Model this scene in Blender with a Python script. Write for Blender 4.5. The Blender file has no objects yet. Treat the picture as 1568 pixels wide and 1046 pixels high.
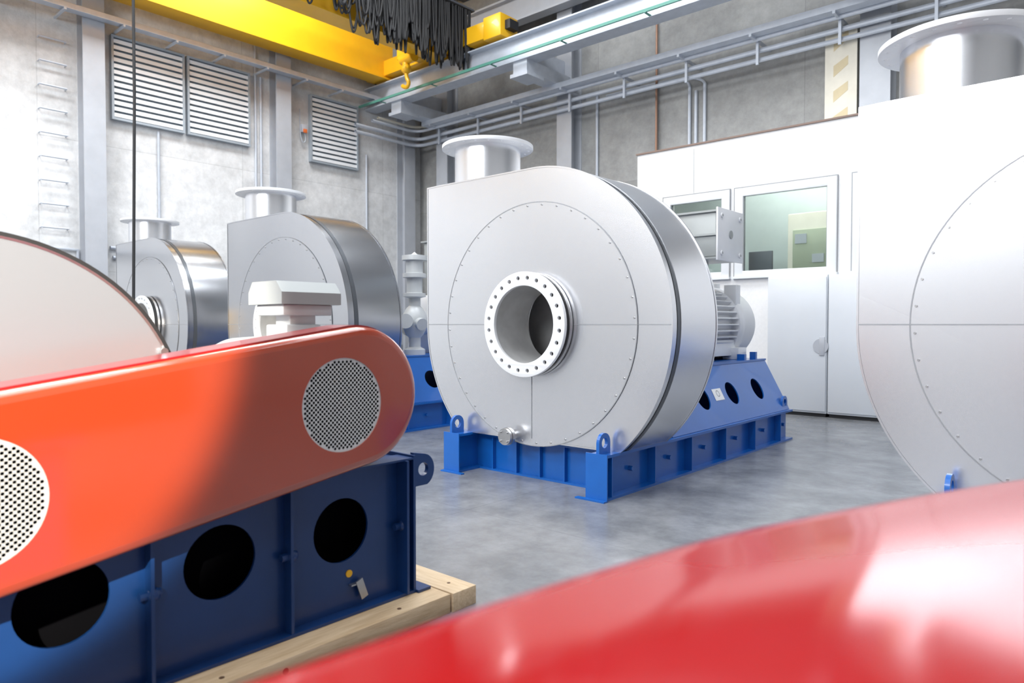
import bpy, bmesh, math, random
from mathutils import Matrix, Vector
random.seed(4)
sc = bpy.context.scene
try:
    sc.view_settings.view_transform = 'Standard'
    sc.view_settings.look = 'None'
except Exception as e:
    print(e)
R = math.radians

# ------------------------------------------------------------------ materials
def mat(name, col, rough=0.5, metal=0.0, var=0.0, vscale=3.0, bump=0.0, bscale=40.0, coat=0.0, col2=None, stretch=None, rvar=0.0, ior=1.5, det=8, coatior=1.5, coatr=.05):
    m = bpy.data.materials.new(name); m.use_nodes = True
    nt = m.node_tree; b = nt.nodes['Principled BSDF']
    b.inputs['Roughness'].default_value = rough
    b.inputs['Metallic'].default_value = metal
    b.inputs['IOR'].default_value = ior
    b.inputs['Coat Weight'].default_value = coat
    b.inputs['Coat Roughness'].default_value = coatr
    b.inputs['Coat IOR'].default_value = coatior
    tc = nt.nodes.new('ShaderNodeTexCoord'); mp = nt.nodes.new('ShaderNodeMapping')
    nt.links.new(tc.outputs['Object'], mp.inputs['Vector'])
    if stretch: mp.inputs['Scale'].default_value = stretch
    n = nt.nodes.new('ShaderNodeTexNoise'); n.inputs['Scale'].default_value = vscale; n.inputs['Detail'].default_value = det
    n.inputs['Roughness'].default_value = 0.6
    nt.links.new(mp.outputs['Vector'], n.inputs['Vector'])
    cr = nt.nodes.new('ShaderNodeValToRGB')
    c2 = col2 if col2 else tuple(max(0, c*(1-var)) for c in col)
    cr.color_ramp.elements[0].position = 0.35; cr.color_ramp.elements[1].position = 0.65
    cr.color_ramp.elements[0].color = (*c2, 1); cr.color_ramp.elements[1].color = (*col, 1)
    nt.links.new(n.outputs['Fac'], cr.inputs['Fac']); nt.links.new(cr.outputs['Color'], b.inputs['Base Color'])
    if rvar:
        mr = nt.nodes.new('ShaderNodeMapRange'); mr.inputs['To Min'].default_value = max(0.02, rough-rvar); mr.inputs['To Max'].default_value = rough+rvar
        nt.links.new(n.outputs['Fac'], mr.inputs['Value']); nt.links.new(mr.outputs['Result'], b.inputs['Roughness'])
    if bump:
        n2 = nt.nodes.new('ShaderNodeTexNoise'); n2.inputs['Scale'].default_value = bscale; n2.inputs['Detail'].default_value = 4
        nt.links.new(mp.outputs['Vector'], n2.inputs['Vector'])
        bp = nt.nodes.new('ShaderNodeBump'); bp.inputs['Strength'].default_value = bump; bp.inputs['Distance'].default_value = 0.01
        nt.links.new(n2.outputs['Fac'], bp.inputs['Height']); nt.links.new(bp.outputs['Normal'], b.inputs['Normal'])
    return m

def wall_mat(name, c1, c2, axis, joint, bw=3.0, bh=1.25, vs=0.7, alt=.8, st=(.84, 1.06), sts=6):
    m = mat(name, c1, 0.85, 0, vscale=vs, col2=c2, bump=0.35, bscale=25)
    nt = m.node_tree; b = nt.nodes['Principled BSDF']
    cr = [n for n in nt.nodes if n.type == 'VALTORGB'][0]
    tc = [n for n in nt.nodes if n.type == 'TEX_COORD'][0]
    sx = nt.nodes.new('ShaderNodeSeparateXYZ'); cx = nt.nodes.new('ShaderNodeCombineXYZ')
    nt.links.new(tc.outputs['Object'], sx.inputs[0])
    nt.links.new(sx.outputs[axis], cx.inputs['X']); nt.links.new(sx.outputs['Z'], cx.inputs['Y'])
    br = nt.nodes.new('ShaderNodeTexBrick'); br.inputs['Scale'].default_value = 1
    br.inputs['Brick Width'].default_value = bw; br.inputs['Row Height'].default_value = bh
    br.inputs['Mortar Size'].default_value = 0.010; br.offset = 0.0
    br.inputs['Color1'].default_value = (1, 1, 1, 1); br.inputs['Color2'].default_value = (alt, alt, alt, 1)
    br.inputs['Mortar'].default_value = (joint, joint, joint, 1)
    nt.links.new(cx.outputs[0], br.inputs['Vector'])
    n3 = nt.nodes.new('ShaderNodeTexNoise'); n3.inputs['Scale'].default_value = sts; n3.inputs['Detail'].default_value = 10; n3.inputs['Roughness'].default_value = .75
    nt.links.new(tc.outputs['Object'], n3.inputs['Vector'])
    r3 = nt.nodes.new('ShaderNodeMapRange'); r3.inputs['From Min'].default_value = .3; r3.inputs['From Max'].default_value = .7
    r3.inputs['To Min'].default_value = st[0]; r3.inputs['To Max'].default_value = st[1]
    nt.links.new(n3.outputs['Fac'], r3.inputs['Value'])
    mx = nt.nodes.new('ShaderNodeMix'); mx.data_type = 'RGBA'; mx.blend_type = 'MULTIPLY'; mx.inputs['Factor'].default_value = 1
    nt.links.new(cr.outputs['Color'], mx.inputs['A']); nt.links.new(br.outputs['Color'], mx.inputs['B'])
    mx2 = nt.nodes.new('ShaderNodeMix'); mx2.data_type = 'RGBA'; mx2.blend_type = 'MULTIPLY'; mx2.inputs['Factor'].default_value = 1
    nt.links.new(mx.outputs['Result'], mx2.inputs['A']); nt.links.new(r3.outputs['Result'], mx2.inputs['B'])
    nt.links.new(mx2.outputs['Result'], b.inputs['Base Color'])
    return m

M_WALL_L = wall_mat('concrete_light', (.82, .825, .83), (.64, .645, .65), 'Y', .80, 4.2, 2.6, alt=.90, st=(.76, 1.08), sts=4)
M_WALL_B = wall_mat('concrete_grey', (.44, .44, .43), (.33, .33, .325), 'X', .78, 4.8, 2.4, alt=.82, st=(.76, 1.10), sts=4)
M_WALL_F = wall_mat('concrete_front', (.62, .62, .62), (.50, .50, .50), 'X', .8, 4.8, 2.4)
M_FLOOR = wall_mat('floor_concrete', (.25, .258, .272), (.18, .187, .20), 'X', .85, 4.0, 4.0, 1.3, alt=.97, st=(.74, 1.12), sts=2.6)
for n in list(M_FLOOR.node_tree.nodes):
    if n.type == 'SEPXYZ':
        cx = [k for k in M_FLOOR.node_tree.nodes if k.type == 'COMBXYZ'][0]
        M_FLOOR.node_tree.links.new(n.outputs['Y'], cx.inputs['Y'])
    if n.type == 'TEX_BRICK': n.inputs['Mortar Size'].default_value = .006
    if n.type == 'BUMP': n.inputs['Strength'].default_value = .05
M_FLOOR.node_tree.nodes['Principled BSDF'].inputs['Roughness'].default_value = .24
M_CEIL = mat('ceiling_paint', (.42, .43, .45), .8, var=.1)
M_ALU = mat('aluminium_sheet', (.85, .86, .895), .27, .90, var=.05, vscale=.6, det=1, stretch=(1, 1, .5))
M_ALU2 = mat('aluminium_sheet_shaded', (.56, .57, .60), .24, .95, var=.04, vscale=.6, det=1)  # same metal as the main fan, coloured darker for its dimmer lighting
M_CASEW = mat('bright_casing_sheet', (.62, .64, .68), .24, .7, var=.03, vscale=.6, det=1)
M_PAINTW = mat('white_machine_paint', (.80, .81, .83), .35, .1, var=.04, det=2)
M_STEEL = mat('bare_steel', (.55, .55, .56), .3, .9, var=.15, vscale=8)
M_SEAM = mat('sheet_seam', (.34, .35, .37), .5, .4, var=.1)
M_BAND = mat('rim_shade_band', (.13, .14, .155), .35, .6, var=.1)  # dark colour stands in for shade and reflection on the casing rim
M_DARK = mat('dark_rubber', (.02, .02, .022), .6, var=.2)
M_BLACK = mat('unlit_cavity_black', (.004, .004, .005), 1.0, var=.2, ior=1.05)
M_INNER = mat('inner_casing_steel', (.66, .66, .66), .38, .5, var=.2, vscale=3, det=3)
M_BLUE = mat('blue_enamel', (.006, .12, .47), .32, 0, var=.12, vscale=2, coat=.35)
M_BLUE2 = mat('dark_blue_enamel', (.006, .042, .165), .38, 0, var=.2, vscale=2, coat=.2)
M_RED = mat('red_enamel', (.37, .040, .008), .30, 0, var=.03, vscale=2, coat=1.0, coatior=1.85, coatr=.10)
M_RED2 = mat('glossy_red_enamel', (.33, .003, .003), .12, 0, var=.04, vscale=2, ior=1.42)
M_REDEDGE = mat('dark_red_edge', (.28, .008, .010), .3, 0, var=.05, coat=.5)
M_YEL = mat('crane_yellow', (.92, .50, .012), .4, 0, var=.06, coat=.2)
M_GREY = mat('grey_steel_paint', (.47, .49, .53), .45, .1, var=.08)
M_GREYL = mat('galvanised_light', (.56, .60, .67), .42, .2, var=.1, vscale=6)
M_GREEN = mat('green_busbar', (.10, .30, .24), .5, var=.05)
M_WHITE = mat('white_panel', (.82, .82, .825), .5, 0, var=.05, vscale=20)
M_FRAME = mat('white_window_frame', (.74, .76, .78), .4, 0, var=.02)
M_CAB = mat('cabinet_paint', (.64, .67, .71), .35, 0, var=.02)
M_LOUV = mat('louver_aluminium', (.90, .92, .94), .45, .1, var=.04)
M_LOUVF = mat('louver_frame', (.42, .47, .52), .45, .3, var=.05)
M_LOUVD = mat('louver_gap', (.25, .31, .36), .6, 0, var=.1)
M_WOOD = mat('pine_wood', (.66, .50, .32), .6, 0, col2=(.50, .35, .20), vscale=6, stretch=(8, .7, 8), bump=.2)
M_WOOD2 = mat('pine_wood_cross', (.68, .53, .35), .6, 0, col2=(.52, .37, .22), vscale=6, stretch=(.7, 8, 8), bump=.2)
M_ORANGE = mat('orange_plastic', (.75, .17, .04), .4)
M_TBOX = mat('terminal_box_grey', (.36, .38, .38), .4, .2, var=.06)
M_TBOXL = mat('terminal_box_light', (.62, .64, .65), .4, .1, var=.06)
M_COP = mat('copper_pipe', (.34, .20, .14), .4, .5)
M_EDGE = mat('booth_edge_brown', (.22, .15, .12), .6, 0)
M_CREAM = mat('cream_paint', (.74, .70, .60), .6, var=.1)
M_OFF = mat('office_interior', (.50, .56, .55), .7, var=.08)
M_BRUSH = mat('perforated_steel', (.70, .70, .68), .4, .3, var=.05)
M_LABEL = mat('white_label', (.85, .85, .85), .5)
M_DOORD = mat('dark_gate', (.10, .11, .13), .5, var=.1)

def glass():
    m = bpy.data.materials.new('window_glass'); m.use_nodes = True; nt = m.node_tree
    nt.nodes.clear(); o = nt.nodes.new('ShaderNodeOutputMaterial'); t = nt.nodes.new('ShaderNodeBsdfTransparent')
    t.inputs['Color'].default_value = (.88, .92, .91, 1)
    g = nt.nodes.new('ShaderNodeBsdfGlossy'); g.inputs['Roughness'].default_value = .03
    f = nt.nodes.new('ShaderNodeFresnel'); f.inputs['IOR'].default_value = 1.5
    mx = nt.nodes.new('ShaderNodeMixShader'); nt.links.new(f.outputs[0], mx.inputs[0])
    nt.links.new(t.outputs[0], mx.inputs[1]); nt.links.new(g.outputs[0], mx.inputs[2]); nt.links.new(mx.outputs[0], o.inputs[0])
    return m
M_GLASS = glass()

# ------------------------------------------------------------------ helpers
def empty(name, loc=(0, 0, 0)):
    e = bpy.data.objects.new(name, None); e.location = loc; e.empty_display_size = .2
    sc.collection.objects.link(e); return e

def add(name, me, m, parent, smooth=True):
    ob = bpy.data.objects.new(name, me); sc.collection.objects.link(ob)
    if m: 
        me.materials.clear(); me.materials.append(m)
    if smooth:
        me.shade_smooth(); me.set_sharp_from_angle(angle=R(32))
    if parent: ob.parent = parent
    return ob

class B:
    def __init__(s): s.bm = bmesh.new()
    def box(s, x0, x1, y0, y1, z0, z1, bev=0, M=None):
        r = bmesh.ops.create_cube(s.bm, size=1)
        T = Matrix.Translation(((x0+x1)/2, (y0+y1)/2, (z0+z1)/2)) @ Matrix.Diagonal((abs(x1-x0), abs(y1-y0), abs(z1-z0), 1))
        if M is not None: T = M @ T
        bmesh.ops.transform(s.bm, matrix=T, verts=r['verts'])
        if bev:
            es = set(e for v in r['verts'] for e in v.link_edges)
            bmesh.ops.bevel(s.bm, geom=list(es), offset=bev, segments=2, affect='EDGES', profile=.5)
        return s
    def cyl(s, p0, p1, r, seg=16, r2=None):
        p0 = Vector(p0); p1 = Vector(p1); d = p1-p0
        q = d.to_track_quat('Z', 'Y').to_matrix().to_4x4()
        T = Matrix.Translation((p0+p1)/2) @ q
        bmesh.ops.create_cone(s.bm, cap_ends=True, segments=seg, radius1=r, radius2=r if r2 is None else r2, depth=d.length, matrix=T)
        return s
    def ball(s, c, r, sc_=(1, 1, 1)):
        bmesh.ops.create_uvsphere(s.bm, u_segments=10, v_segments=6, radius=r, matrix=Matrix.Translation(c) @ Matrix.Diagonal((*sc_, 1)))
        return s
    def lathe(s, prof, T, seg=64, close=False):
        rings = []
        for (r, h) in prof:
            rings.append([s.bm.verts.new(T @ Vector((r*math.cos(2*math.pi*i/seg), r*math.sin(2*math.pi*i/seg), h))) for i in range(seg)])
        if close: rings.append(rings[0])
        for a, b in zip(rings[:-1], rings[1:]):
            for i in range(seg):
                j = (i+1) % seg
                s.bm.faces.new((a[i], a[j], b[j], b[i]))
        return s
    def loft(s, rings, cap0=False, cap1=False):
        vs = [[s.bm.verts.new(p) for p in r] for r in rings]; n = len(vs[0])
        for a, b in zip(vs[:-1], vs[1:]):
            for i in range(n):
                j = (i+1) % n
                s.bm.faces.new((a[i], a[j], b[j], b[i]))
        if cap0: s.bm.faces.new(vs[0])
        if cap1: s.bm.faces.new(vs[-1])
        return s
    def prism(s, pts, T, h):
        a = [T @ Vector((p[0], p[1], 0)) for p in pts]; b = [T @ Vector((p[0], p[1], h)) for p in pts]
        return s.loft([a, b], True, True)
    def done(s, name, m, parent=None, smooth=True):
        bmesh.ops.recalc_face_normals(s.bm, faces=s.bm.faces)
        me = bpy.data.meshes.new(name); s.bm.to_mesh(me); s.bm.free()
        return add(name, me, m, parent, smooth)

def PY(y=0, x=0, z=0):
    return Matrix(((1, 0, 0, x), (0, 0, -1, y), (0, 1, 0, z), (0, 0, 0, 1)))
def PX(xx=0, y=0, z=0):
    return Matrix(((0, 0, 1, xx), (1, 0, 0, y), (0, 1, 0, z), (0, 0, 0, 1)))
def PZ(z=0, x=0, y=0):
    return Matrix.Translation((x, y, z))

def circ(cx, cy, r, n=24, a0=0):
    return [(cx+r*math.cos(a0+2*math.pi*i/n), cy+r*math.sin(a0+2*math.pi*i/n)) for i in range(n)]

def shape(name, outer, holes, thick, T, m, parent, smooth=True, bev=0):
    cu = bpy.data.curves.new(name+'_c', 'CURVE'); cu.dimensions = '2D'; cu.fill_mode = 'BOTH'; cu.extrude = thick/2
    cu.bevel_depth = bev; cu.bevel_resolution = 2
    for pts in [outer]+list(holes):
        sp = cu.splines.new('POLY'); sp.points.add(len(pts)-1)
        for i, p in enumerate(pts): sp.points[i].co = (p[0], p[1], 0, 1)
        sp.use_cyclic_u = True
    ob = bpy.data.objects.new('tmp', cu); sc.collection.objects.link(ob)
    dg = bpy.context.evaluated_depsgraph_get(); dg.update()
    me = bpy.data.meshes.new_from_object(ob.evaluated_get(dg)); me.name = name
    bpy.data.objects.remove(ob); bpy.data.curves.remove(cu)
    me.transform(T)
    bm = bmesh.new(); bm.from_mesh(me); bmesh.ops.remove_doubles(bm, verts=bm.verts, dist=1e-5)
    bmesh.ops.recalc_face_normals(bm, faces=bm.faces); bm.to_mesh(me); bm.free()
    return add(name, me, m, parent, smooth)

def tube(name, pts, r, m, parent=None, kind='POLY', res=3):
    cu = bpy.data.curves.new(name, 'CURVE'); cu.dimensions = '3D'; cu.bevel_depth = r; cu.bevel_resolution = res
    lines = pts if isinstance(pts[0][0], (list, tuple)) else [pts]
    for ln in lines:
        if kind == 'POLY':
            sp = cu.splines.new('POLY'); sp.points.add(len(ln)-1)
            for i, p in enumerate(ln): sp.points[i].co = (*p, 1)
        else:
            sp = cu.splines.new('NURBS'); sp.points.add(len(ln)-1); sp.order_u = 3; sp.use_endpoint_u = True
            for i, p in enumerate(ln): sp.points[i].co = (*p, 1)
    ob = bpy.data.objects.new('tmp', cu); sc.collection.objects.link(ob)
    dg = bpy.context.evaluated_depsgraph_get(); dg.update()
    me = bpy.data.meshes.new_from_object(ob.evaluated_get(dg)); me.name = name
    bpy.data.objects.remove(ob); bpy.data.curves.remove(cu)
    return add(name, me, m, parent)

# ------------------------------------------------------------------ room
XL, XR, YB, YF, ZC = -16.0, 9.0, 14.0, -8.0, 11.0
B().box(XL-.2, XR+.2, YF-.2, YB+.2, -.2, 0).done('floor', M_FLOOR)
B().box(XL-.2, XL, YF, YB, 0, ZC).done('wall_left', M_WALL_L)
B().box(XL-.2, XR+.2, YB, YB+.2, 0, ZC).done('wall_back', M_WALL_B)
B().box(XR, XR+.2, YF, YB, 0, ZC).done('wall_right', M_WALL_B)
B().box(XL-.2, XR+.2, YF-.2, YF, 0, ZC).done('wall_front', M_WALL_F)
B().box(XL-.2, XR+.2, YF-.2, YB+.2, ZC, ZC+.2).done('ceiling', M_CEIL)
e = empty('roof_truss'); b = B()
for i in range(6):
    x = -14+i*4.2; b.box(x-.15, x+.15, YF, YB, ZC-.5, ZC-.01)
b.done('beams', M_DOORD, e)

# steel columns
def column_left(y):
    e = empty('steel_column', (XL, y, 0)); b = B()
    b.box(0.0, .03, -.2, .2, 0, ZC).box(.03, .32, -.012, .012, 0, ZC).box(.32, .35, -.2, .2, 0, ZC).done('i_section', M_GREY, e)
for y in (.8, 5.1, 9.3, 13.3): column_left(y)
def column_back(x):
    e = empty('steel_column', (x, YB, 0)); b = B()
    b.box(-.22, .22, -.03, 0, 0, ZC).box(-.012, .012, -.4, -.03, 0, ZC).box(-.22, .22, -.43, -.4, 0, ZC).done('i_section', M_GREY, e)
for x in (-14.6, -10.3): column_back(x)
e = empty('steel_column', (-3.45, YB, 0))
B().box(-.25, .25, -.03, 0, 4.9, ZC).box(-.012, .012, -.4, -.03, 4.9, ZC).box(-.25, .25, -.43, -.4, 4.9, ZC).done('i_section', M_GREY, e)
B().box(-.85, -.30, -.40, -.02, 4.9, 6.9).done('hazard_casing', M_CREAM, e)
b = B()
for i in range(4):
    z = 5.1+i*.46; b.prism([(-.70, z), (-.45, z+.18), (-.45, z+.34), (-.70, z+.20)], PY(-.40), .004)
b.done('chevrons', mat('chevron_tan', (.62, .52, .33), .6, var=.1), e)

# louvred windows on left wall
def louver(k, y0, y1, z0, z1):
    e = empty('window_%d' % k)
    b = B(); x = XL
    w = .045
    b.box(x, x+.12, y0, y0+w, z0, z1).box(x, x+.12, y1-w, y1, z0, z1).box(x, x+.12, y0+w, y1-w, z0, z0+w).box(x, x+.12, y0+w, y1-w, z1-w, z1)
    b.done('frame', M_LOUVF, e)
    B().box(x+.001, x+.012, y0+w, y1-w, z0+w, z1-w).done('back_panel', M_LOUVD, e)
    b = B(); n = 13; s = (z1-z0-2*w)/n
    for i in range(n):
        zc = z0+w+s*(i+.5)
        b.loft([[(x+.02, yy, zc+s*.45), (x+.10, yy, zc+s*.26), (x+.10, yy, zc-s*.36), (x+.09, yy, zc-s*.36), (x+.015, yy, zc+s*.35)] for yy in (y0+w, y1-w)], True, True)
    b.done('slats', M_LOUV, e)
louver(1, 5.50, 7.0, 5.76, 7.5)
louver(2, 7.06, 8.55, 5.76, 7.5)
louver(3, 10.2, 11.68, 5.70, 7.42)

# cable tray on left wall
e = empty('cable_tray')
b = B()
for zz in (7.62, 7.74):
    b.box(XL+.36, XL+.40, YF+1, 13.0, zz-.03, zz+.03)
b.box(XL+.40, XL+.62, YF+1, 13.0, 7.59, 7.605)
b.box(XL+.62, XL+.65, YF+1, 13.0, 7.56, 7.66)
for i in range(18):
    y = -6+i*1.05; b.box(XL, XL+.65, y, y+.04, 7.52, 7.56)
b.done('tray_rails', M_GREYL, e)
tube('tray_cables', [[(XL+.45+.04*k, -6, 7.63), (XL+.45+.04*k, 2, 7.64), (XL+.45+.04*k, 12.9, 7.63)] for k in range(4)], .017, M_GREYL, e)

# vertical conduits left wall
e = empty('wall_conduit')
ls = []
for y, z0, z1 in ((8.72, 2.0, 9.5), (8.86, 2.5, 7.5), (5.36, 1.2, 7.5), (6.45, 3.0, 5.7), (12.0, 0, 6.2)):
    ls.append([(XL+.04, y, z0), (XL+.04, y, z1)])
tube('conduits', ls, .028, M_GREYL, e)
e = empty('wall_ladder')
b = B()
for i in range(9):
    z = 3.4+i*.46; b.cyl((XL+.12, 4.22, z), (XL+.12, 4.68, z), .018)
    b.cyl((XL, 4.22, z), (XL+.12, 4.22, z), .012); b.cyl((XL, 4.68, z), (XL+.12, 4.68, z), .012)
b.done('rungs', M_GREYL, e)
def switchbox(y, z):
    e = empty('emergency_switch', (XL, y, z))
    B().box(0, .12, -.08, .08, -.1, .1, .01).done('housing', M_GREYL, e)
    B().box(.12, .16, -.05, .05, -.12, -.02, .01).done('lever', M_ORANGE, e)
    tube('pigtail', [(.08, .02, -.1), (.1, .06, -.3), (.08, -.04, -.38), (.05, -.08, -.2), (0.02, -.08, .1), (0.02, -.08, .5)], .012, M_GREYL, e, 'NURBS')
switchbox(3.2, 4.95); switchbox(10.02, 6.5)
e = empty('service_pipe')
tube('pipes', [[(XL+.05, 5.45, 3.1), (XL+.05, 6.3, 3.1)], [(XL+.05, 3.0, 3.05), (XL+.05, 4.85, 3.0), (XL+.05, 4.85, 1.5)], [(XL+.05, 5.5, 2.9), (XL+.05, 6.3, 2.9)]], .035, M_GREYL, e)

# pipes along back wall, turning the corner
e = empty('ceiling_pipe')
def cornerpipe(z, off, r, m, y0=11.3, nm='pipe'):
    yb = YB-.48-off; xl = XL+.45+off
    pts = [(xl, y0, z)] + [(xl+.35-.35*math.cos(a), yb-.35+.35*math.sin(a), z) for a in [R(k*15) for k in range(7)]] + [(XR-.2, yb, z)]
    tube(nm, pts, r, m, e)
cornerpipe(6.62, .05, .045, M_GREYL); cornerpipe(6.80, .05, .05, M_GREYL); cornerpipe(6.95, .25, .04, M_GREYL, 11.7)
cornerpipe(7.12, .1, .035, M_CREAM, 12.0)
b = B()
b.box(-14.8, XR-.1, YB-1.0, YB-.97, 6.99, 7.1).box(-14.8, XR-.1, YB-.70, YB-.67, 6.99, 7.1).box(-14.8, XR-.1, YB-1.0, YB-.67, 6.98, 6.99)
for i in range(16):
    x = -14.5+i*1.5; b.box(x, x+.05, YB-1.0, YB, 6.93, 6.98); b.box(x, x+.05, YB-.66, YB-.62, 6.5, 6.98)
b.done('strut_rail', M_GREYL, e)

# crane runway
e = empty('crane_runway')
b = B()
b.box(-15.9, XR-.1, 11.9, 12.3, 7.93, 7.96).box(-15.9, XR-.1, 12.08, 12.12, 7.42, 7.93).box(-15.9, XR-.1, 11.9, 12.3, 7.38, 7.42)
b.box(-15.9, XR-.1, 12.06, 12.14, 7.96, 8.0)
for x in (-14.6, -10.3, -3.45, 3.5):
    b.box(x-.2, x+.2, 11.95, YB-.44, 7.1, 7.38); b.box(x-.25, x+.25, 11.9, 12.5, 7.02, 7.1)
    b.box(x-.02, x+.02, 12.3, YB-.44, 7.38, 7.8)
b.done('beam', M_GREYL, e)
b = B()
b.box(-15.9, XR-.1, 11.7, 11.74, 7.40, 7.46)
for i in range(12): b.box(-15+i*2, -14.95+i*2, 11.7, 11.9, 7.39, 7.40)
b.done('busbar', M_GREEN, e)
e = empty('roof_beam')
b = B()
b.box(-15.9, XR-.1, 13.2, 13.5, 9.0, 9.05).box(-15.9, XR-.1, 13.33, 13.37, 9.05, 9.6).box(-15.9, XR-.1, 13.2, 13.5, 9.6, 9.65)
b.done('i_beam', M_GREY, e)

# crane
cr = empty('overhead_crane')
b = B()
for xc in (-15.2, -12.9):
    b.box(xc-.22, xc+.22, -7.0, 12.15, 8.06, 9.1); b.box(xc-.27, xc+.27, -7.0, 12.2, 8.02, 8.06); b.box(xc-.27, xc+.27, -7.0, 12.2, 9.1, 9.13)
b.box(-15.75, -10.9, 11.85, 12.35, 8.10, 8.5, .02)
b.box(-11.3, -10.75, 11.8, 12.4, 8.03, 8.55, .03)
b.done('girders', M_YEL, cr)
b = B()
for x in (-15.5, -12.0, -11.0): b.cyl((x, 12.03, 8.12), (x, 12.17, 8.12), .12, 20)
b.box(-10.75, -10.6, 11.95, 12.25, 8.2, 8.4)
b.done('wheels', M_DARK, cr)
b = B(); hx, hy = -13.42, 11.3
b.box(hx-.25, hx+.3, hy-.1, hy+.25, 8.0, 8.3, .03); b.box(-13.6, -13.1, hy+.2, 11.9, 8.1, 8.3, .03)
b.cyl((hx, hy, 8.1), (hx, hy, 7.80), .09); b.cyl((hx-.15, hy, 8.0), (hx+.3, hy, 8.0), .13)
b.ball((hx, hy, 7.76), .13)
b.done('hoist_limit', M_YEL, cr)
tube('hook', [(hx, hy, 7.75), (hx, hy, 7.55), (hx+.12, hy, 7.40), (hx, hy, 7.28), (hx-.14, hy, 7.38)], .05, M_YEL, cr, 'NURBS')
loops = []
y = 4.6
while y < 12.0:
    w = .12+.6*max(0, (9.6-y)/4)*random.uniform(.8, 1.2)
    for k in range(6):
        dx = random.uniform(-.18, .25); dd = random.uniform(.7, 1.4) if y > 8.6 else random.uniform(.6, 1.1)
        zz = 8.93; y2 = y+random.uniform(-.06, .1); w2 = w*random.uniform(.8, 1.35)
        xx = -12.12+dx
        loops.append([(xx, y2, zz), (xx, y2+.02, zz-dd*.6), (xx, y2+w2*.5, zz-dd*1.15), (xx, y2+w2*.98, zz-dd*.6), (xx, y2+w2, zz)])
    y += w*.8
tube('festoon_cables', loops, .021, M_DARK, cr, 'NURBS', 1)
b = B(); b.box(-12.32, -11.85, -6.5, 12.1, 8.95, 8.99)
for i in range(14): b.box(-12.7, -12.3, -6+i*1.35, -5.95+i*1.35, 8.99, 9.03)
b.done('festoon_rail', M_DOORD, cr)
tube('pendant_cable', [(-11.5, 4.3, 8.98), (-11.5, 4.3, 5), (-11.48, 4.24, 1.75)], .022, M_DARK, cr)
B().box(-11.85, -11.46, 4.27, 4.33, 8.95, 8.99).done('pendant_arm', M_GREYL, cr)
B().box(-11.55, -11.41, 4.18, 4.30, 1.3, 1.75, .02).done('pendant_control', M_YEL, cr)

# conduits on back wall
e = empty('wall_conduit')
tube('steel_conduits', [[(x, YB-.05, 4.9), (x, YB-.05, z)] for x, z in ((-7.2, 6.6), (-7.05, 6.5), (-6.85, 6.6))] + [[(-9.6, YB-.05, 0), (-9.6, YB-.05, 7.0)]], .035, M_GREYL, e)
tube('copper_conduits', [[(-8.0, YB-.06, 4.9), (-8.0, YB-.06, 9)], [(-7.95, YB-.15, 4.9), (-7.95, YB-.15, 6.9)]], .025, M_COP, e)
tube('bent_conduits', [[(-7.2, YB-.05, 6.6), (-7.2, YB-.1, 6.75), (-7.6, YB-.1, 6.85), (-9.3, YB-.1, 6.85)], [(-6.85, YB-.05, 6.6), (-6.85, YB-.1, 6.7), (-7.2, YB-.1, 6.8)]], .03, M_GREYL, e, 'NURBS')

# ------------------------------------------------------------------ office partition
of = empty('office_partition')
yo0, yo1 = 12.2, 12.32
zt = 4.8; xl_, xr_ = -7.42, XR-.01
wins = [(-6.80, -5.50), (-5.36, -3.66), (-3.38, -1.7)]
b = B()
zb0, zb1 = 2.38, 3.92
b.box(xl_, xr_, yo0, yo1, 0, zb0); b.box(xl_, xr_, yo0, yo1, zb1, zt)
xs = [xl_] + [v for w in wins for v in w] + [xr_]
for i in range(0, len(xs), 2): b.box(xs[i], xs[i+1], yo0, yo1, zb0, zb1)
b.box(xl_, xl_+.12, yo1, YB-.01, 0, zt)
b.box(xl_, xr_, yo0, YB-.45, zt, zt+.08)
b.done('panels', M_WHITE, of)
b = B()
b.box(xl_-.02, xr_, yo0-.03, yo0, zt+.06, zt+.09)
b.done('roof_edge', M_EDGE, of)
b = B()
for x in (-6.2, -2.6, .4): b.box(x-.006, x+.006, yo0-.003, yo0, zb1+.05, zt)
b.done('panel_joints', M_SEAM, of)
B().box(xl_+.12, xr_-.01, YB-.5, YB-.46, 0, zt).done('inner_wall', M_OFF, of)
for i, (a, c) in enumerate(wins):
    e = empty('window_%d' % (i+4))
    b = B(); w = .13; ya, yb_ = yo0-.04, yo0+.06
    b.box(a-.02, a+w, ya, yb_, zb0-.02, zb1+.02, .005).box(c-w, c+.02, ya, yb_, zb0-.02, zb1+.02, .005).box(a+w, c-w, ya, yb_, zb0-.02, zb0+w*.6, .005).box(a+w, c-w, ya, yb_, zb1-w, zb1+.02, .005)
    b.box(a-.05, c+.05, yo0-.10, yo0-.001, zb0-.06, zb0-.021)
    b.done('frame', M_FRAME, e)
    b = B(); g = .012
    b.box(a+w, a+w+g, ya+.02, yb_, zb0+w*.6, zb1-w).box(c-w-g, c-w, ya+.02, yb_, zb0+w*.6, zb1-w)
    b.box(a-.035, a-.02, ya-.002, yo0, zb0-.02, zb1+.02).box(c+.02, c+.035, ya-.002, yo0, zb0-.02, zb1+.02).box(a-.035, c+.035, ya-.002, yo0, zb1+.02, zb1+.035)
    b.done('seal', M_SEAM, e)
    B().box(a+w+g, c-w-g, yo0+.02, yo0+.03, zb0+w*.6, zb1-w).done('pane', M_GLASS, e)
e = empty('control_cabinet', (-4.25, 12.9, 0))
B().box(-.45, .45, 0, .45, 0, 3.5, .02).done('body', M_CREAM, e)
B().box(-.35, .3, -.03, 0, 2.5, 3.2, .01).done('panel_door', mat('cabinet_green', (.42, .46, .34), .5), e)
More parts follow.
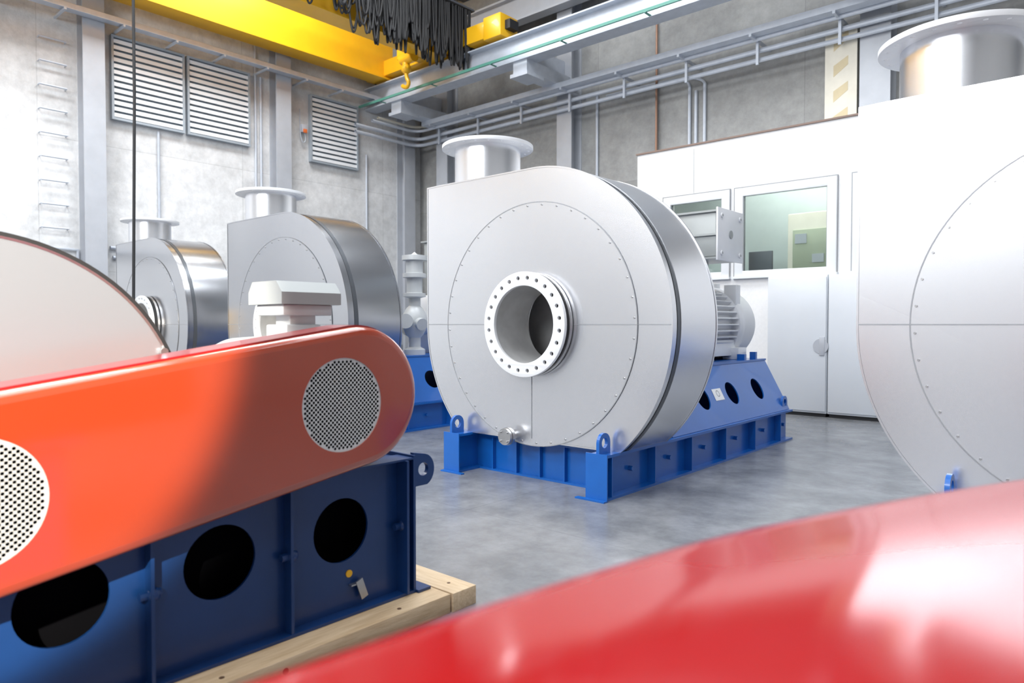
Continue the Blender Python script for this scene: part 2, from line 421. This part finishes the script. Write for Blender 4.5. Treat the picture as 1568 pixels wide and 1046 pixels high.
B().box(-.3, -.1, -.05, -.03, 2.95, 3.12).box(.0, .2, -.05, -.03, 2.6, 2.75).done('dials', M_GREY, e)
e = empty('desk_monitor', (-5.15, 12.8, 0))
B().box(-.33, .33, -.25, .3, 0, 2.32, .01).done('desk', M_CAB, e)
B().box(-.22, .22, -.03, .03, 2.45, 2.85, .01).box(-.03, .03, -.02, .02, 2.32, 2.46).done('screen', M_DOORD, e)
def cabinet(x0, x1):
    e = empty('storage_cabinet', (x0, 11.8, 0)); w = x1-x0
    B().box(0, w, .0, .38, .06, 2.3, .006).done('carcass', M_CAB, e)
    B().box(.012, w-.012, -.02, 0, .09, 2.27, .008).done('door_leaf', M_CAB, e)
    B().box(.02, w-.02, .03, .36, 0, .06).done('plinth', M_DARK, e)
    b = B(); b.cyl((w-.09, -.03, 1.15), (w-.09, -.02, 1.15), .12, 24); b.box(w-.11, w-.03, -.035, -.02, 1.0, 1.3, .004)
    b.done('handle', M_GREY, e)
cabinet(-4.62, -3.655); cabinet(-3.64, -2.68); cabinet(-2.665, -1.71); cabinet(-1.69, -.72)
B().box(xl_, -4.7, 12.15, 12.2, 0, .1).done('baseboard_back', M_GREY)

# ------------------------------------------------------------------ centrifugal fan (built once, instanced)
def fan_outline(rr=1.475, cut=.40, off=0):
    r = rr+off; cz = 1.5
    pts = [(-r, cz+r-.005)]
    for i in range(1, 9): pts.append((-r + r*i/8, cz+r))
    a1 = math.asin((cz-cut+off)/r)
    n = 56
    for i in range(1, n+1):
        a = math.pi/2 - (math.pi/2+a1)*i/n
        pts.append((r*math.cos(a), cz+r*math.sin(a)))
    for i in range(0, n//2+1):
        a = -math.pi + a1 - (a1)*i/(n//2)
        pts.append((r*math.cos(a), cz+r*math.sin(a)))
    return pts
DEP = .815
def build_fan(par):
    C = []
    o = fan_outline()
    C.append(shape('front_plate', o, [circ(0, 1.5, .38, 48)], .006, PY(0), M_ALU, par))
    b = B()
    ol = fan_outline(off=.014)
    b.loft([[(p[0], .004, p[1]) for p in o], [(p[0], DEP, p[1]) for p in o]], False, True)
    C.append(b.done('scroll_wrapper', M_ALU, par))
    b = B()
    for y0 in (-.006, DEP-.014):
        b.loft([[(p[0], y0, p[1]) for p in o], [(p[0], y0, p[1]) for p in ol], [(p[0], y0+.02, p[1]) for p in ol], [(p[0], y0+.02, p[1]) for p in o]])
    ow = fan_outline(off=.008)
    b.loft([[(p[0], .15, p[1]) for p in o], [(p[0], .15, p[1]) for p in ow], [(p[0], DEP-.02, p[1]) for p in ow], [(p[0], DEP-.02, p[1]) for p in o]])
    C.append(b.done('edge_lip', M_ALU, par))
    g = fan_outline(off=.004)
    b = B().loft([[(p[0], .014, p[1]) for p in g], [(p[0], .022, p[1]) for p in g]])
    b.loft([[(p[0], .095, p[1]) for p in g], [(p[0], .149, p[1]) for p in g]])  # strip draws the dark crescent of shade behind the front lip
    C.append(b.done('rim_shade_band', M_BAND, par))
    C.append(shape('cover_disc', circ(0, 1.5, 1.155, 96), [circ(0, 1.5, .40, 48)], .008, PY(-.006), M_ALU, par))
    b = B()
    b.lathe([(1.154, 0), (1.154, .0045), (1.162, .0045), (1.162, 0)], PY(-.008, 0, 1.5), 96)
    for sx in (-1, 1):
        b.box(sx*.50, sx*1.155, -.014, -.009, 1.4965, 1.5035)
        b.box(sx*1.16, sx*1.475, -.006, -.002, 1.496, 1.504)
    b.box(-.003, .003, -.014, -.009, .41, 1.0)
    C.append(b.done('seams', M_SEAM, par))
    b = B()
    for i in range(40):
        a = 2*math.pi*i/40+.05
        b.cyl((1.13*math.cos(a), -.018, 1.5+1.13*math.sin(a)), (1.13*math.cos(a), -.009, 1.5+1.13*math.sin(a)), .008, 8)
    C.append(b.done('cover_screws', M_STEEL, par))
    # inlet
    holes = [circ(.437*math.cos(2*math.pi*(i+.5)/24), .437*math.sin(2*math.pi*(i+.5)/24), .0225, 14) for i in range(24)]
    C.append(shape('inlet_flange_1', circ(0, 0, .493, 72), [circ(0, 0, .368, 64)]+holes, .030, PY(-.130, 0, 1.5), M_PAINTW, par, bev=.003))
    C.append(shape('inlet_flange_2', circ(0, 0, .490, 72), [circ(0, 0, .374, 64)]+holes, .030, PY(-.040, 0, 1.5), M_STEEL, par, bev=.003))
    b = B(); b.lathe([(.374, -.03), (.374, .12)], PY(0, 0, 1.5), 64); 
    b.lathe([(.475, .09), (.475, .062), (.378, .062)], PY(0, 0, 1.5), 64)
    b.lathe([(.378, .105), (.472, .105), (.472, .09)], PY(0, 0, 1.5), 64)
    C.append(b.done('inlet_gasket', M_DARK, par))
    C.append(B().lathe([(.366, .145), (.364, -.05), (.350, -.18), (.34, -.30), (.36, -.36), (.6, -.40)], PY(0, 0, 1.5), 64).done('inlet_cone', M_INNER, par))
    b = B()
    b.lathe([(.0, -.50), (.05, -.50), (.09, -.52), (.11, -.56), (.14, -.66), (1.0, -.70)], PY(0, 0, 1.5), 48)
    b.lathe([(.40, -.42), (.42, -.40), (.95, -.44)], PY(0, 0, 1.5), 48)
    C.append(b.done('impeller', M_INNER, par))
    # drain
    b = B(); b.cyl((-.22, .02, .42), (-.22, -.09, .42), .035, 20); b.cyl((-.22, -.09, .42), (-.22, -.125, .42), .085, 28)
    b.cyl((-.22, -.13, .42), (-.22, -.16, .42), .08, 28)
    for i in range(4):
        a = R(45+90*i); b.cyl((-.22+.06*math.cos(a), -.18, .42+.06*math.sin(a)), (-.22+.06*math.cos(a), -.06, .42+.06*math.sin(a)), .009, 8)
    C.append(b.done('drain_flange', M_STEEL, par))
    # outlet
    ox, oy = -.97, DEP/2
    zt_ = 1.5+1.475
    b = B(); b.lathe([(.355, zt_), (.355, 3.40)], PZ(0, ox, oy), 64); b.lathe([(.347, zt_-.3), (.347, 3.41)], PZ(0, ox, oy), 64)
    C.append(b.done('outlet_neck', M_ALU, par))
    holes = [circ(.44*math.cos(2*math.pi*(i+.5)/20), .44*math.sin(2*math.pi*(i+.5)/20), .017, 12) for i in range(20)]
    C.append(shape('outlet_flange', circ(0, 0, .49, 72), [circ(0, 0, .35, 64)]+holes, .034, PZ(3.40, ox, oy), M_PAINTW, par, bev=.002))
    # ---- blue base
    b = B()
    y0, y1 = -.21, 4.15
    for s in (-1, 1):
        xa, xb = s*.80, s*.98
        b.box(xa, xb, y0, y1, 0, .022).box(xa, xb, y0, y1, .365, .39)
        b.box(s*.875, s*.89, y0, y1, .02, .37)
        for yy in (y0+.10, .62, 1.35, 2.15, 2.95, 3.75):
            b.box(s*.885, s*.975, yy, yy+.014, .02, .37)
        b.box(s*.78, s*1.0, y0-.012, y0, 0, .40)
        b.box(s*.70, s*1.0, y0-.06, y0-.013, 0, .012)
    for yy in (.15, 1.2, 4.0):
        b.box(-.80, .80, yy-.05, yy+.09, 0, .018).box(-.80, .80, yy-.05, yy+.09, .345, .362).box(-.88, .88, yy, yy+.014, .018, .345)
        for xx in (-.62, -.3, 0, .3, .62): b.box(xx-.006, xx+.006, yy-.045, yy, .018, .345)
    C.append(b.done('base_beams', M_BLUE, par))
    lug = [(-.085, 0), (.085, 0), (.085, .1)] + [(.085*math.cos(R(a)), .1+.085*math.sin(R(a))) for a in range(15, 180, 15)] + [(-.085, .1)]
    k = 0
    for (x, y) in ((-.90, -.13), (.90, -.13), (.90, 4.05), (-.90, 4.05)):
        k += 1
        C.append(shape('lifting_lug_%d' % k, lug, [circ(0, .1, .045, 20)], .03, PX(x, y, .385), M_BLUE, par))
    b = B()
    for s in (-1, 1):
        for yy in (.3, 1.0, 1.75, 2.55, 3.35, 4.0):
            b.cyl((s*.89, yy, .2), (s*.93, yy, .2), .022, 6)
    C.append(b.done('base_bolts', M_BLUE, par))
    # pedestal
    L = 3.12; H = .72
    for s in (-1, 1):
        sl = Vector((-s*.33, 0, .64)).normalized(); ly = Vector((0, 1, 0)); nn = ly.cross(sl)
        T = Matrix(((0, sl.x, nn.x, s*.93), (1, 0, nn.y, 1.03), (0, sl.z, nn.z, .39), (0, 0, 0, 1)))
        C.append(shape('pedestal_side_%s' % ('r' if s > 0 else 'l'), [(0, 0), (L, 0), (L-.02, H), (0, H)], [circ(x, .34, .14, 32) for x in (.95, 1.70, 2.44)], .014, T, M_BLUE, par))
        if s > 0:
            C.append(B().box(1.22, 1.44, .28, .42, .008, .012, M=T).done('rating_plate', M_LABEL, par))
            b = B(); b.lathe([(.03, .013), (.04, .013)], T @ Matrix.Translation((1.33, .36, 0)), 20)
            C.append(b.done('plate_logo', M_SEAM, par))
    b = B()
    for yy in (1.04, 2.6, 4.13):
        b.prism([(-.92, .39), (.92, .39), (.60, 1.02), (-.60, 1.02)], PY(yy), .014)
    b.box(-.62, .62, 1.03, 4.15, 1.02, 1.045)
    b.box(.50, .60, 3.5, 3.56, 1.045, 1.12).box(.52, .6, 3.85, 3.9, 1.045, 1.14)
    C.append(b.done('pedestal_top', M_BLUE, par))
    b = B(); b.cyl((0, .5, 1.5), (0, 2.5, 1.5), .045, 24)
    C.append(b.done('drive_shaft', M_STEEL, par))
    b = B()
    for yy in (1.25, 1.75):
        b.box(-.26, .26, yy-.11, yy+.11, 1.045, 1.2, .015); b.cyl((0, yy-.12, 1.5), (0, yy+.12, 1.5), .2, 32); b.box(-.2, .2, yy-.1, yy+.1, 1.15, 1.5, .01)
    b.lathe([(0, 2.15), (.17, 2.15), (.19, 2.2), (.19, 2.36), (0, 2.38)], PY(0, 0, 1.5) @ Matrix.Scale(-1, 4, (0, 0, 1)), 32)
    C.append(b.done('bearing_housings', M_TBOX, par))
    b = B()
    T = PZ(0, .34, 2.02)
    b.lathe([(0, 1.045), (.16, 1.045), (.16, 1.12), (.09, 1.16), (.09, 1.3), (.14, 1.36), (.19, 1.48), (.19, 1.62), (.13, 1.74), (.09, 1.78), (.09, 1.9), (.17, 1.92), (.17, 1.97), (.12, 1.98), (.12, 2.2), (.18, 2.21), (.18, 2.27), (.13, 2.28), (.13, 2.46), (.19, 2.47), (.19, 2.54), (.05, 2.56), (0, 2.6)], T, 28)
    b.cyl((.34, 2.02, 1.55), (.58, 1.96, 1.5), .09, 20); b.cyl((.34, 1.85, 1.55), (.45, 1.75, 1.55), .11, 20)
    C.append(b.done('oil_valve_unit', M_TBOXL, par))
    # motor
    b = B()
    T = Matrix(((1, 0, 0, 0), (0, 0, 1, 0), (0, 1, 0, 1.5), (0, 0, 0, 1)))
    b.lathe([(0, 2.42), (.14, 2.42), (.16, 2.5), (.40, 2.52), (.47, 2.56), (.47, 2.64), (.38, 2.66), (.38, 3.62), (.48, 3.64), (.50, 3.68), (.50, 3.76), (.48, 3.80), (.48, 4.12), (.45, 4.2), (.36, 4.24), (0, 4.24)], T, 64)
    for i in range(36):
        a = 2*math.pi*i/36
        Tm = Matrix.Translation((0, 3.14, 1.5)) @ Matrix.Rotation(a, 4, 'Y')
        b.box(.37, .47, -.49, .49, -.008, .008, M=Tm)
    for s in (-1, 1):
        b.box(s*.28, s*.50, 2.6, 2.85, 1.045, 1.2, .01); b.box(s*.28, s*.50, 3.55, 3.8, 1.045, 1.2, .01); b.box(s*.34, s*.40, 2.65, 3.75, 1.1, 1.3)
        for yy in (2.56, 3.64): b.box(s*.25, s*.42, yy, yy+.14, 1.75, 2.02, .01)
    b.box(-.1, .1, 3.74, 3.86, 1.9, 2.05, .01)
    C.append(b.done('electric_motor', M_PAINTW, par))
    b = B()
    b.box(-.2, .2, 2.9, 3.3, 1.9, 2.3, .01)
    b.box(-.3, .54, 2.78, 3.42, 2.32, 2.86, .01)
    for zz in (2.30, 2.58, 2.86): b.box(-.34, .56, 2.74, 3.46, zz-.012, zz+.012)
    C.append(b.done('terminal_box', M_TBOX, par))
    b = B(); b.box(.56, .585, 2.74, 3.46, 2.27, 2.9, .006)
    for yy in (2.84, 3.36):
        for zz in (2.36, 2.81): b.cyl((.58, yy, zz), (.60, yy, zz), .03, 12)
    C.append(b.done('terminal_cover', M_PAINTW, par))
    b = B(); b.cyl((.584, 3.1, 2.6), (.592, 3.1, 2.6), .05, 20)
    for yy in (2.84, 3.36):
        for zz in (2.36, 2.81): b.cyl((.60, yy, zz), (.603, yy, zz), .014, 10)
    C.append(b.done('cover_badge', M_TBOX, par))
    return C

f1 = empty('centrifugal_fan', (-4.28, 5.15, 0))
parts = build_fan(f1)
for loc, alt in (((-8.5, 5.0, 0), True), ((-12.7, 4.95, 0), True), ((.07, 5.2, 0), False)):
    f = empty('centrifugal_fan', loc)
    for p in parts:
        q = p.copy(); q.parent = f; sc.collection.objects.link(q)
        if alt and p.data.materials[0] == M_ALU and 'neck' not in p.name:
            q.data = p.data.copy(); q.data.materials[0] = M_ALU2

# ------------------------------------------------------------------ belt driven fan (foreground left)
bf = empty('belt_driven_fan')
XP = -2.85
by0, by1 = -.80, 2.38
hl = [circ(y, .505, .155, 40) for y in (-.40, .20, .80, 1.38, 1.98)]
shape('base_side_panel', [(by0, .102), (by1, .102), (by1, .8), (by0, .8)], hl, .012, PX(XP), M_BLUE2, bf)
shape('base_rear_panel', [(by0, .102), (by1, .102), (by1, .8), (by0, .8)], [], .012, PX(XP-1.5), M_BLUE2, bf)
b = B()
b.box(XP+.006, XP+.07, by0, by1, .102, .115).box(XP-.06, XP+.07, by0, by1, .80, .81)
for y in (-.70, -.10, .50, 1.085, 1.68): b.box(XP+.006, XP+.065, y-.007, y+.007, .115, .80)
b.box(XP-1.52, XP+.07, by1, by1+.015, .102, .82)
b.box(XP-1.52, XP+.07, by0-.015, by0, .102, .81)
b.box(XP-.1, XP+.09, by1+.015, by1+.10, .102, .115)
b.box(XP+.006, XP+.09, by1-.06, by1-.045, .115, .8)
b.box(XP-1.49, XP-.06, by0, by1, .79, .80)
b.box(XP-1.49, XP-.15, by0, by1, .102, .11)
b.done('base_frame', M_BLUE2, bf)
B().box(XP-.16, XP-.15, by0+.02, by1-.02, .12, .78).box(XP-.15, XP-.01, by0, by1, .102, .112).done('base_hole_shade', M_BLACK, bf)  # black sheets stand in for the shade seen through the base holes
lug = [(0, -.09), (.07, -.09)] + [(.07+.075*math.cos(R(a)), -.01+.085*math.sin(R(a))) for a in range(-70, 91, 15)] + [(0, .09)]
shape('lifting_lug', lug, [circ(.068, -.005, .035, 20)], .025, PX(XP+.04, by1+.015, .74), M_BLUE2, bf)
b = B()
for y in (.50, 1.085, 1.68, 2.32):
    b.cyl((XP+.035, y-.04, .46), (XP+.035, y+.04, .46), .018, 8); b.ball((XP+.04, y+.012, .46), .028)
b.done('base_bolts', M_BLUE2, bf)
B().cyl((XP, 2.02, .285), (XP+.012, 2.02, .285), .018, 14).done('earth_mark', M_YEL, bf)
b = B(); T = Matrix.Translation((XP+.03, 2.08, .2)) @ Matrix.Rotation(R(20), 4, 'X')
b.box(-.004, .004, -.02, .02, -.05, .05, M=T); b.box(XP, XP+.03, 2.02, 2.08, .225, .232)
b.done('earth_bracket', M_STEEL, bf)
# belt guard
G1 = (.45, .94); G2 = (1.97, 1.165)
def stadium(r, n=28):
    dx, dz = G2[0]-G1[0], G2[1]-G1[1]; an = math.atan2(dz, dx)
    p = []
    for i in range(n+1):
        a = an-math.pi/2+math.pi*i/n; p.append((G2[0]+r*math.cos(a), G2[1]+r*math.sin(a)))
    for i in range(n+1):
        a = an+math.pi/2+math.pi*i/n; p.append((G1[0]+r*math.cos(a), G1[1]+r*math.sin(a)))
    return p
xf = -2.65; gr = .325
mc = [(.50, .945), (1.86, 1.138)]
shape('guard_face', stadium(gr-.040), [circ(c[0], c[1], .212, 64) for c in mc], .004, PX(xf), M_RED, bf)
rings = []
for rr, xx in ((gr-.040, xf+.002), (gr-.020, xf-.001), (gr-.008, xf-.009), (gr-.002, xf-.022), (gr, xf-.038), (gr, xf-.24)):
    rings.append([(xx, p[0], p[1]) for p in stadium(rr)])
B().loft(rings, False, True).done('guard_wall', M_RED, bf)
b = B()
o1, o2 = stadium(gr-.001), stadium(gr+.008)
b.loft([[(xf-.05, *p) for p in o1], [(xf-.05, *p) for p in o2], [(xf-.24, *p) for p in o2], [(xf-.24, *p) for p in o1]])
b.done('guard_flange', M_REDEDGE, bf)
def perf(cx, cy, rad, sp, rh):
    h = []; n = int(rad/sp)+2
    for j in range(-n*2, n*2):
        for i in range(-n, n):
            x = i*sp + (sp/2 if j % 2 else 0); y = j*sp*.5
            if math.hypot(x, y) < rad-rh*1.6: h.append(circ(cx+x, cy+y, rh, 8, .39))
    return h
for k, c in enumerate(mc):
    shape('guard_mesh_%d' % (k+1), circ(c[0], c[1], .218, 64), perf(c[0], c[1], .212, .0215, .0068), .002, PX(xf-.004), M_BRUSH, bf, smooth=False)
B().box(xf-.2, xf-.19, .1, 2.2, .9, 1.1).done('belt', M_DARK, bf)
B().loft([[(xf-.10, *p) for p in stadium(gr-.02)]], True).done('guard_hole_shade', M_BLACK, bf)  # black sheet behind the mesh, painted shade inside the guard
b = B(); b.cyl((xf-.18, G2[0], G2[1]), (xf-.12, G2[0], G2[1]), .1, 24); b.cyl((xf-.18, G1[0], G1[1]), (xf-.12, G1[0], G1[1]), .2, 24)
b.cyl((-3.5, G1[0], G1[1]), (xf-.12, G1[0], G1[1]), .04, 20)
b.done('pulleys', M_STEEL, bf)
# fan casing
XC = -3.5; cc = (.66, 1.02); rc = .86
T = Matrix(((0, 0, 1, XC), (1, 0, 0, cc[0]), (0, 1, 0, cc[1]), (0, 0, 0, 1)))
b = B(); b.lathe([(0.001, 0.0), (rc, 0.0), (rc, -.75), (.001, -.75)], T, 128)
b.done('fan_casing', M_CASEW, bf)
B().lathe([(rc-.006, .003), (rc+.012, .003), (rc+.012, -.02), (rc-.006, -.02)], T, 128).done('casing_edge', M_DARK, bf)
B().lathe([(rc-.016, .002), (rc-.006, .006), (rc-.005, -.01)], T, 128).done('casing_bead', M_STEEL, bf)
B().cyl((XC, 1.42, 1.37), (XC+.03, 1.42, 1.37), .018, 10).done('casing_bolt', M_STEEL, bf)
# motor with terminal box
b = B()
Tm = Matrix(((0, 0, 1, 0), (1, 0, 0, 1.97), (0, 1, 0, 1.165), (0, 0, 0, 1)))
b.lathe([(0, -2.93), (.1, -2.93), (.24, -2.96), (.27, -3.0), (.24, -3.03), (.24, -3.6), (.27, -3.62), (.26, -3.82), (.2, -3.86), (0, -3.86)], Tm, 48)
for i in range(32):
    a = 2*math.pi*i/32
    b.box(-3.58, -3.05, -.005, .005, .23, .27, M=Matrix.Translation((0, 1.97, 1.165)) @ Matrix.Rotation(a, 4, 'X'))
for s in (-1, 1): b.box(-3.55, -3.05, 1.97+s*.14, 1.97+s*.24, .81, 1.05, .01)
b.done('electric_motor', M_TBOX, bf)
b = B()
b.box(-3.32, -3.12, 1.86, 2.06, 1.38, 1.50, .01); b.box(-3.28, -3.14, 1.89, 2.04, 1.48, 1.60, .01)
b.box(-3.36, -3.10, 1.83, 2.11, 1.545, 1.60, .008)
b.done('terminal_neck', M_TBOXL, bf)
b = B()
lid = [(-3.40, 1.60), (-3.08, 1.60), (-3.08, 1.66), (-3.13, 1.715), (-3.36, 1.715), (-3.40, 1.66)]
b.prism(lid, PY(2.15), .34)
b.done('terminal_lid', M_TBOX, bf)

# wooden skid
ws = empty('wooden_pallet')
B().box(-2.99, -2.63, -1.0, 2.50, 0, .1, .004).box(-4.55, -4.25, -1.0, 2.50, 0, .1, .004).done('runner', M_WOOD, ws)
B().box(-4.6, -2.62, 2.51, 2.68, 0, .1, .004).box(-4.6, -2.6, -1.2, -1.01, 0, .1, .004).done('cross_plank', M_WOOD2, ws)
b = B()
for y in (.4, 1.3, 2.2): b.cyl((-2.68, y, .098), (-2.68, y, .1012), .011, 10)
b.cyl((-2.631, 1.55, .05), (-2.6285, 1.55, .05), .014, 10); b.cyl((-2.75, 2.6, .098), (-2.75, 2.6, .1012), .010, 10)
b.done('wood_knots', mat('wood_knot', (.10, .05, .025), .7), ws)

# ------------------------------------------------------------------ foreground glossy red guard
rg = empty('belt_guard')
ctrl = [(-.70, -.55), (-.68, -.1), (-.640, .3), (-.570, .74), (-.465, 1.15), (-.20, 1.80), (.10, 2.3), (.45, 2.6), (.9, 2.6), (1.2, 2.3), (1.25, 1.5), (1.25, .4), (1.2, -.5), (.9, -.8), (-.3, -.8)]
def smooth_loop(c, n=8):
    out = []; N = len(c)
    for i in range(N):
        p0, p1, p2, p3 = [Vector(c[(i+k-1) % N]) for k in range(4)]
        for j in range(n):
            t = j/n
            q = .5*((2*p1)+(-p0+p2)*t+(2*p0-5*p1+4*p2-p3)*t*t+(-p0+3*p1-3*p2+p3)*t**3)
            out.append((q.x, q.y))
    return out
lp = smooth_loop(ctrl); cx_ = sum(p[0] for p in lp)/len(lp); cy_ = sum(p[1] for p in lp)/len(lp)
def insetl(d):
    n = len(lp); out = []
    for i in range(n):
        a = Vector(lp[i-1]); c = Vector(lp[(i+1) % n]); t = (c-a).normalized(); nrm = Vector((-t.y, t.x))
        p = Vector(lp[i]); 
        if nrm.dot(Vector((cx_, cy_))-p) < 0: nrm = -nrm
        out.append(p+nrm*d)
    return out
rings = []
ZT = 1.20; rb = .12
rings.append([(p.x, p.y, .80) for p in insetl(0)])
for k in range(0, 11):
    a = R(90*k/10)
    rings.append([(p.x, p.y, ZT-rb+rb*math.sin(a)) for p in insetl(rb*(1-math.cos(a)))])
base = insetl(rb); cv = Vector((cx_, cy_))
for f_, h_ in ((.88, .010), (.76, .019), (.64, .022), (.52, .019), (.40, .015), (.28, .015), (.14, .018)):
    rings.append([(*(cv+(p-cv)*f_), ZT+h_) for p in base])
B().loft(rings, True, True).done('guard_shell', M_RED2, rg)
b = B().box(-.45, 1.05, -.65, 1.5, .76, .80).box(-.40, -.32, -.6, 1.4, 0, .76).box(.92, 1.0, -.6, 1.4, 0, .76)
for y in (-.6, .4, 1.32): b.box(-.32, .92, y, y+.08, 0, .1).box(-.32, .92, y, y+.08, .68, .76)
b.done('support_frame', M_BLUE, rg)

# ------------------------------------------------------------------ lights
def area(name, loc, sx, sy, power, rot=(0, 0, 0), col=(1, 1, 1)):
    l = bpy.data.lights.new(name, 'AREA'); l.shape = 'RECTANGLE'; l.size = sx; l.size_y = sy; l.energy = power; l.color = col
    o = bpy.data.objects.new(name, l); o.location = loc; o.rotation_euler = rot; sc.collection.objects.link(o); return o
for x, pw in ((-13.2, 420), (-9, 360), (-4.8, 320), (-.5, 200), (4, 105)):
    for y in (-4.5, 1.5, 7.5):
        area('added_front_light', (x, y, 10.4), 1.2, 3.5, pw, col=(.93, .965, 1))
area('added_front_light', (-4.5, -6.8, 7.0), 9, 2.5, 940, rot=(R(64), 0, 0), col=(.96, .98, 1))  # added key light near the front wall, aimed at the fan fronts
area('office_light', (-4.5, 12.75, 4.7), 2.5, .5, 60, col=(1, 1, .97))
s = bpy.data.lights.new('added_guard_spot', 'SPOT'); s.energy = 7800; s.spot_size = R(26); s.spot_blend = .12; s.shadow_soft_size = .06; s.color = (1, .92, .78)  # added warm spot; its cone edge makes the lit wedge on the guard
o = bpy.data.objects.new('added_guard_spot', s); o.location = (2.2, -3.2, 4.2); sc.collection.objects.link(o)
d = Vector((-2.65, -.42, 2.05))-o.location; o.rotation_euler = d.to_track_quat('-Z', 'Y').to_euler()

w = bpy.data.worlds.new('world'); sc.world = w; w.use_nodes = True
w.node_tree.nodes['Background'].inputs[0].default_value = (.8, .85, .9, 1); w.node_tree.nodes['Background'].inputs[1].default_value = .3

# ------------------------------------------------------------------ camera
cam = bpy.data.cameras.new('camera'); co = bpy.data.objects.new('camera', cam); sc.collection.objects.link(co)
co.location = (0, 0, 1.5); cam.sensor_width = 36; cam.lens = 24.66
co.rotation_euler = (R(90-1.39), 0, R(41.4))
cam.clip_start = .05
cam.dof.use_dof = True; cam.dof.focus_distance = 6.0; cam.dof.aperture_fstop = 2.0
sc.camera = co
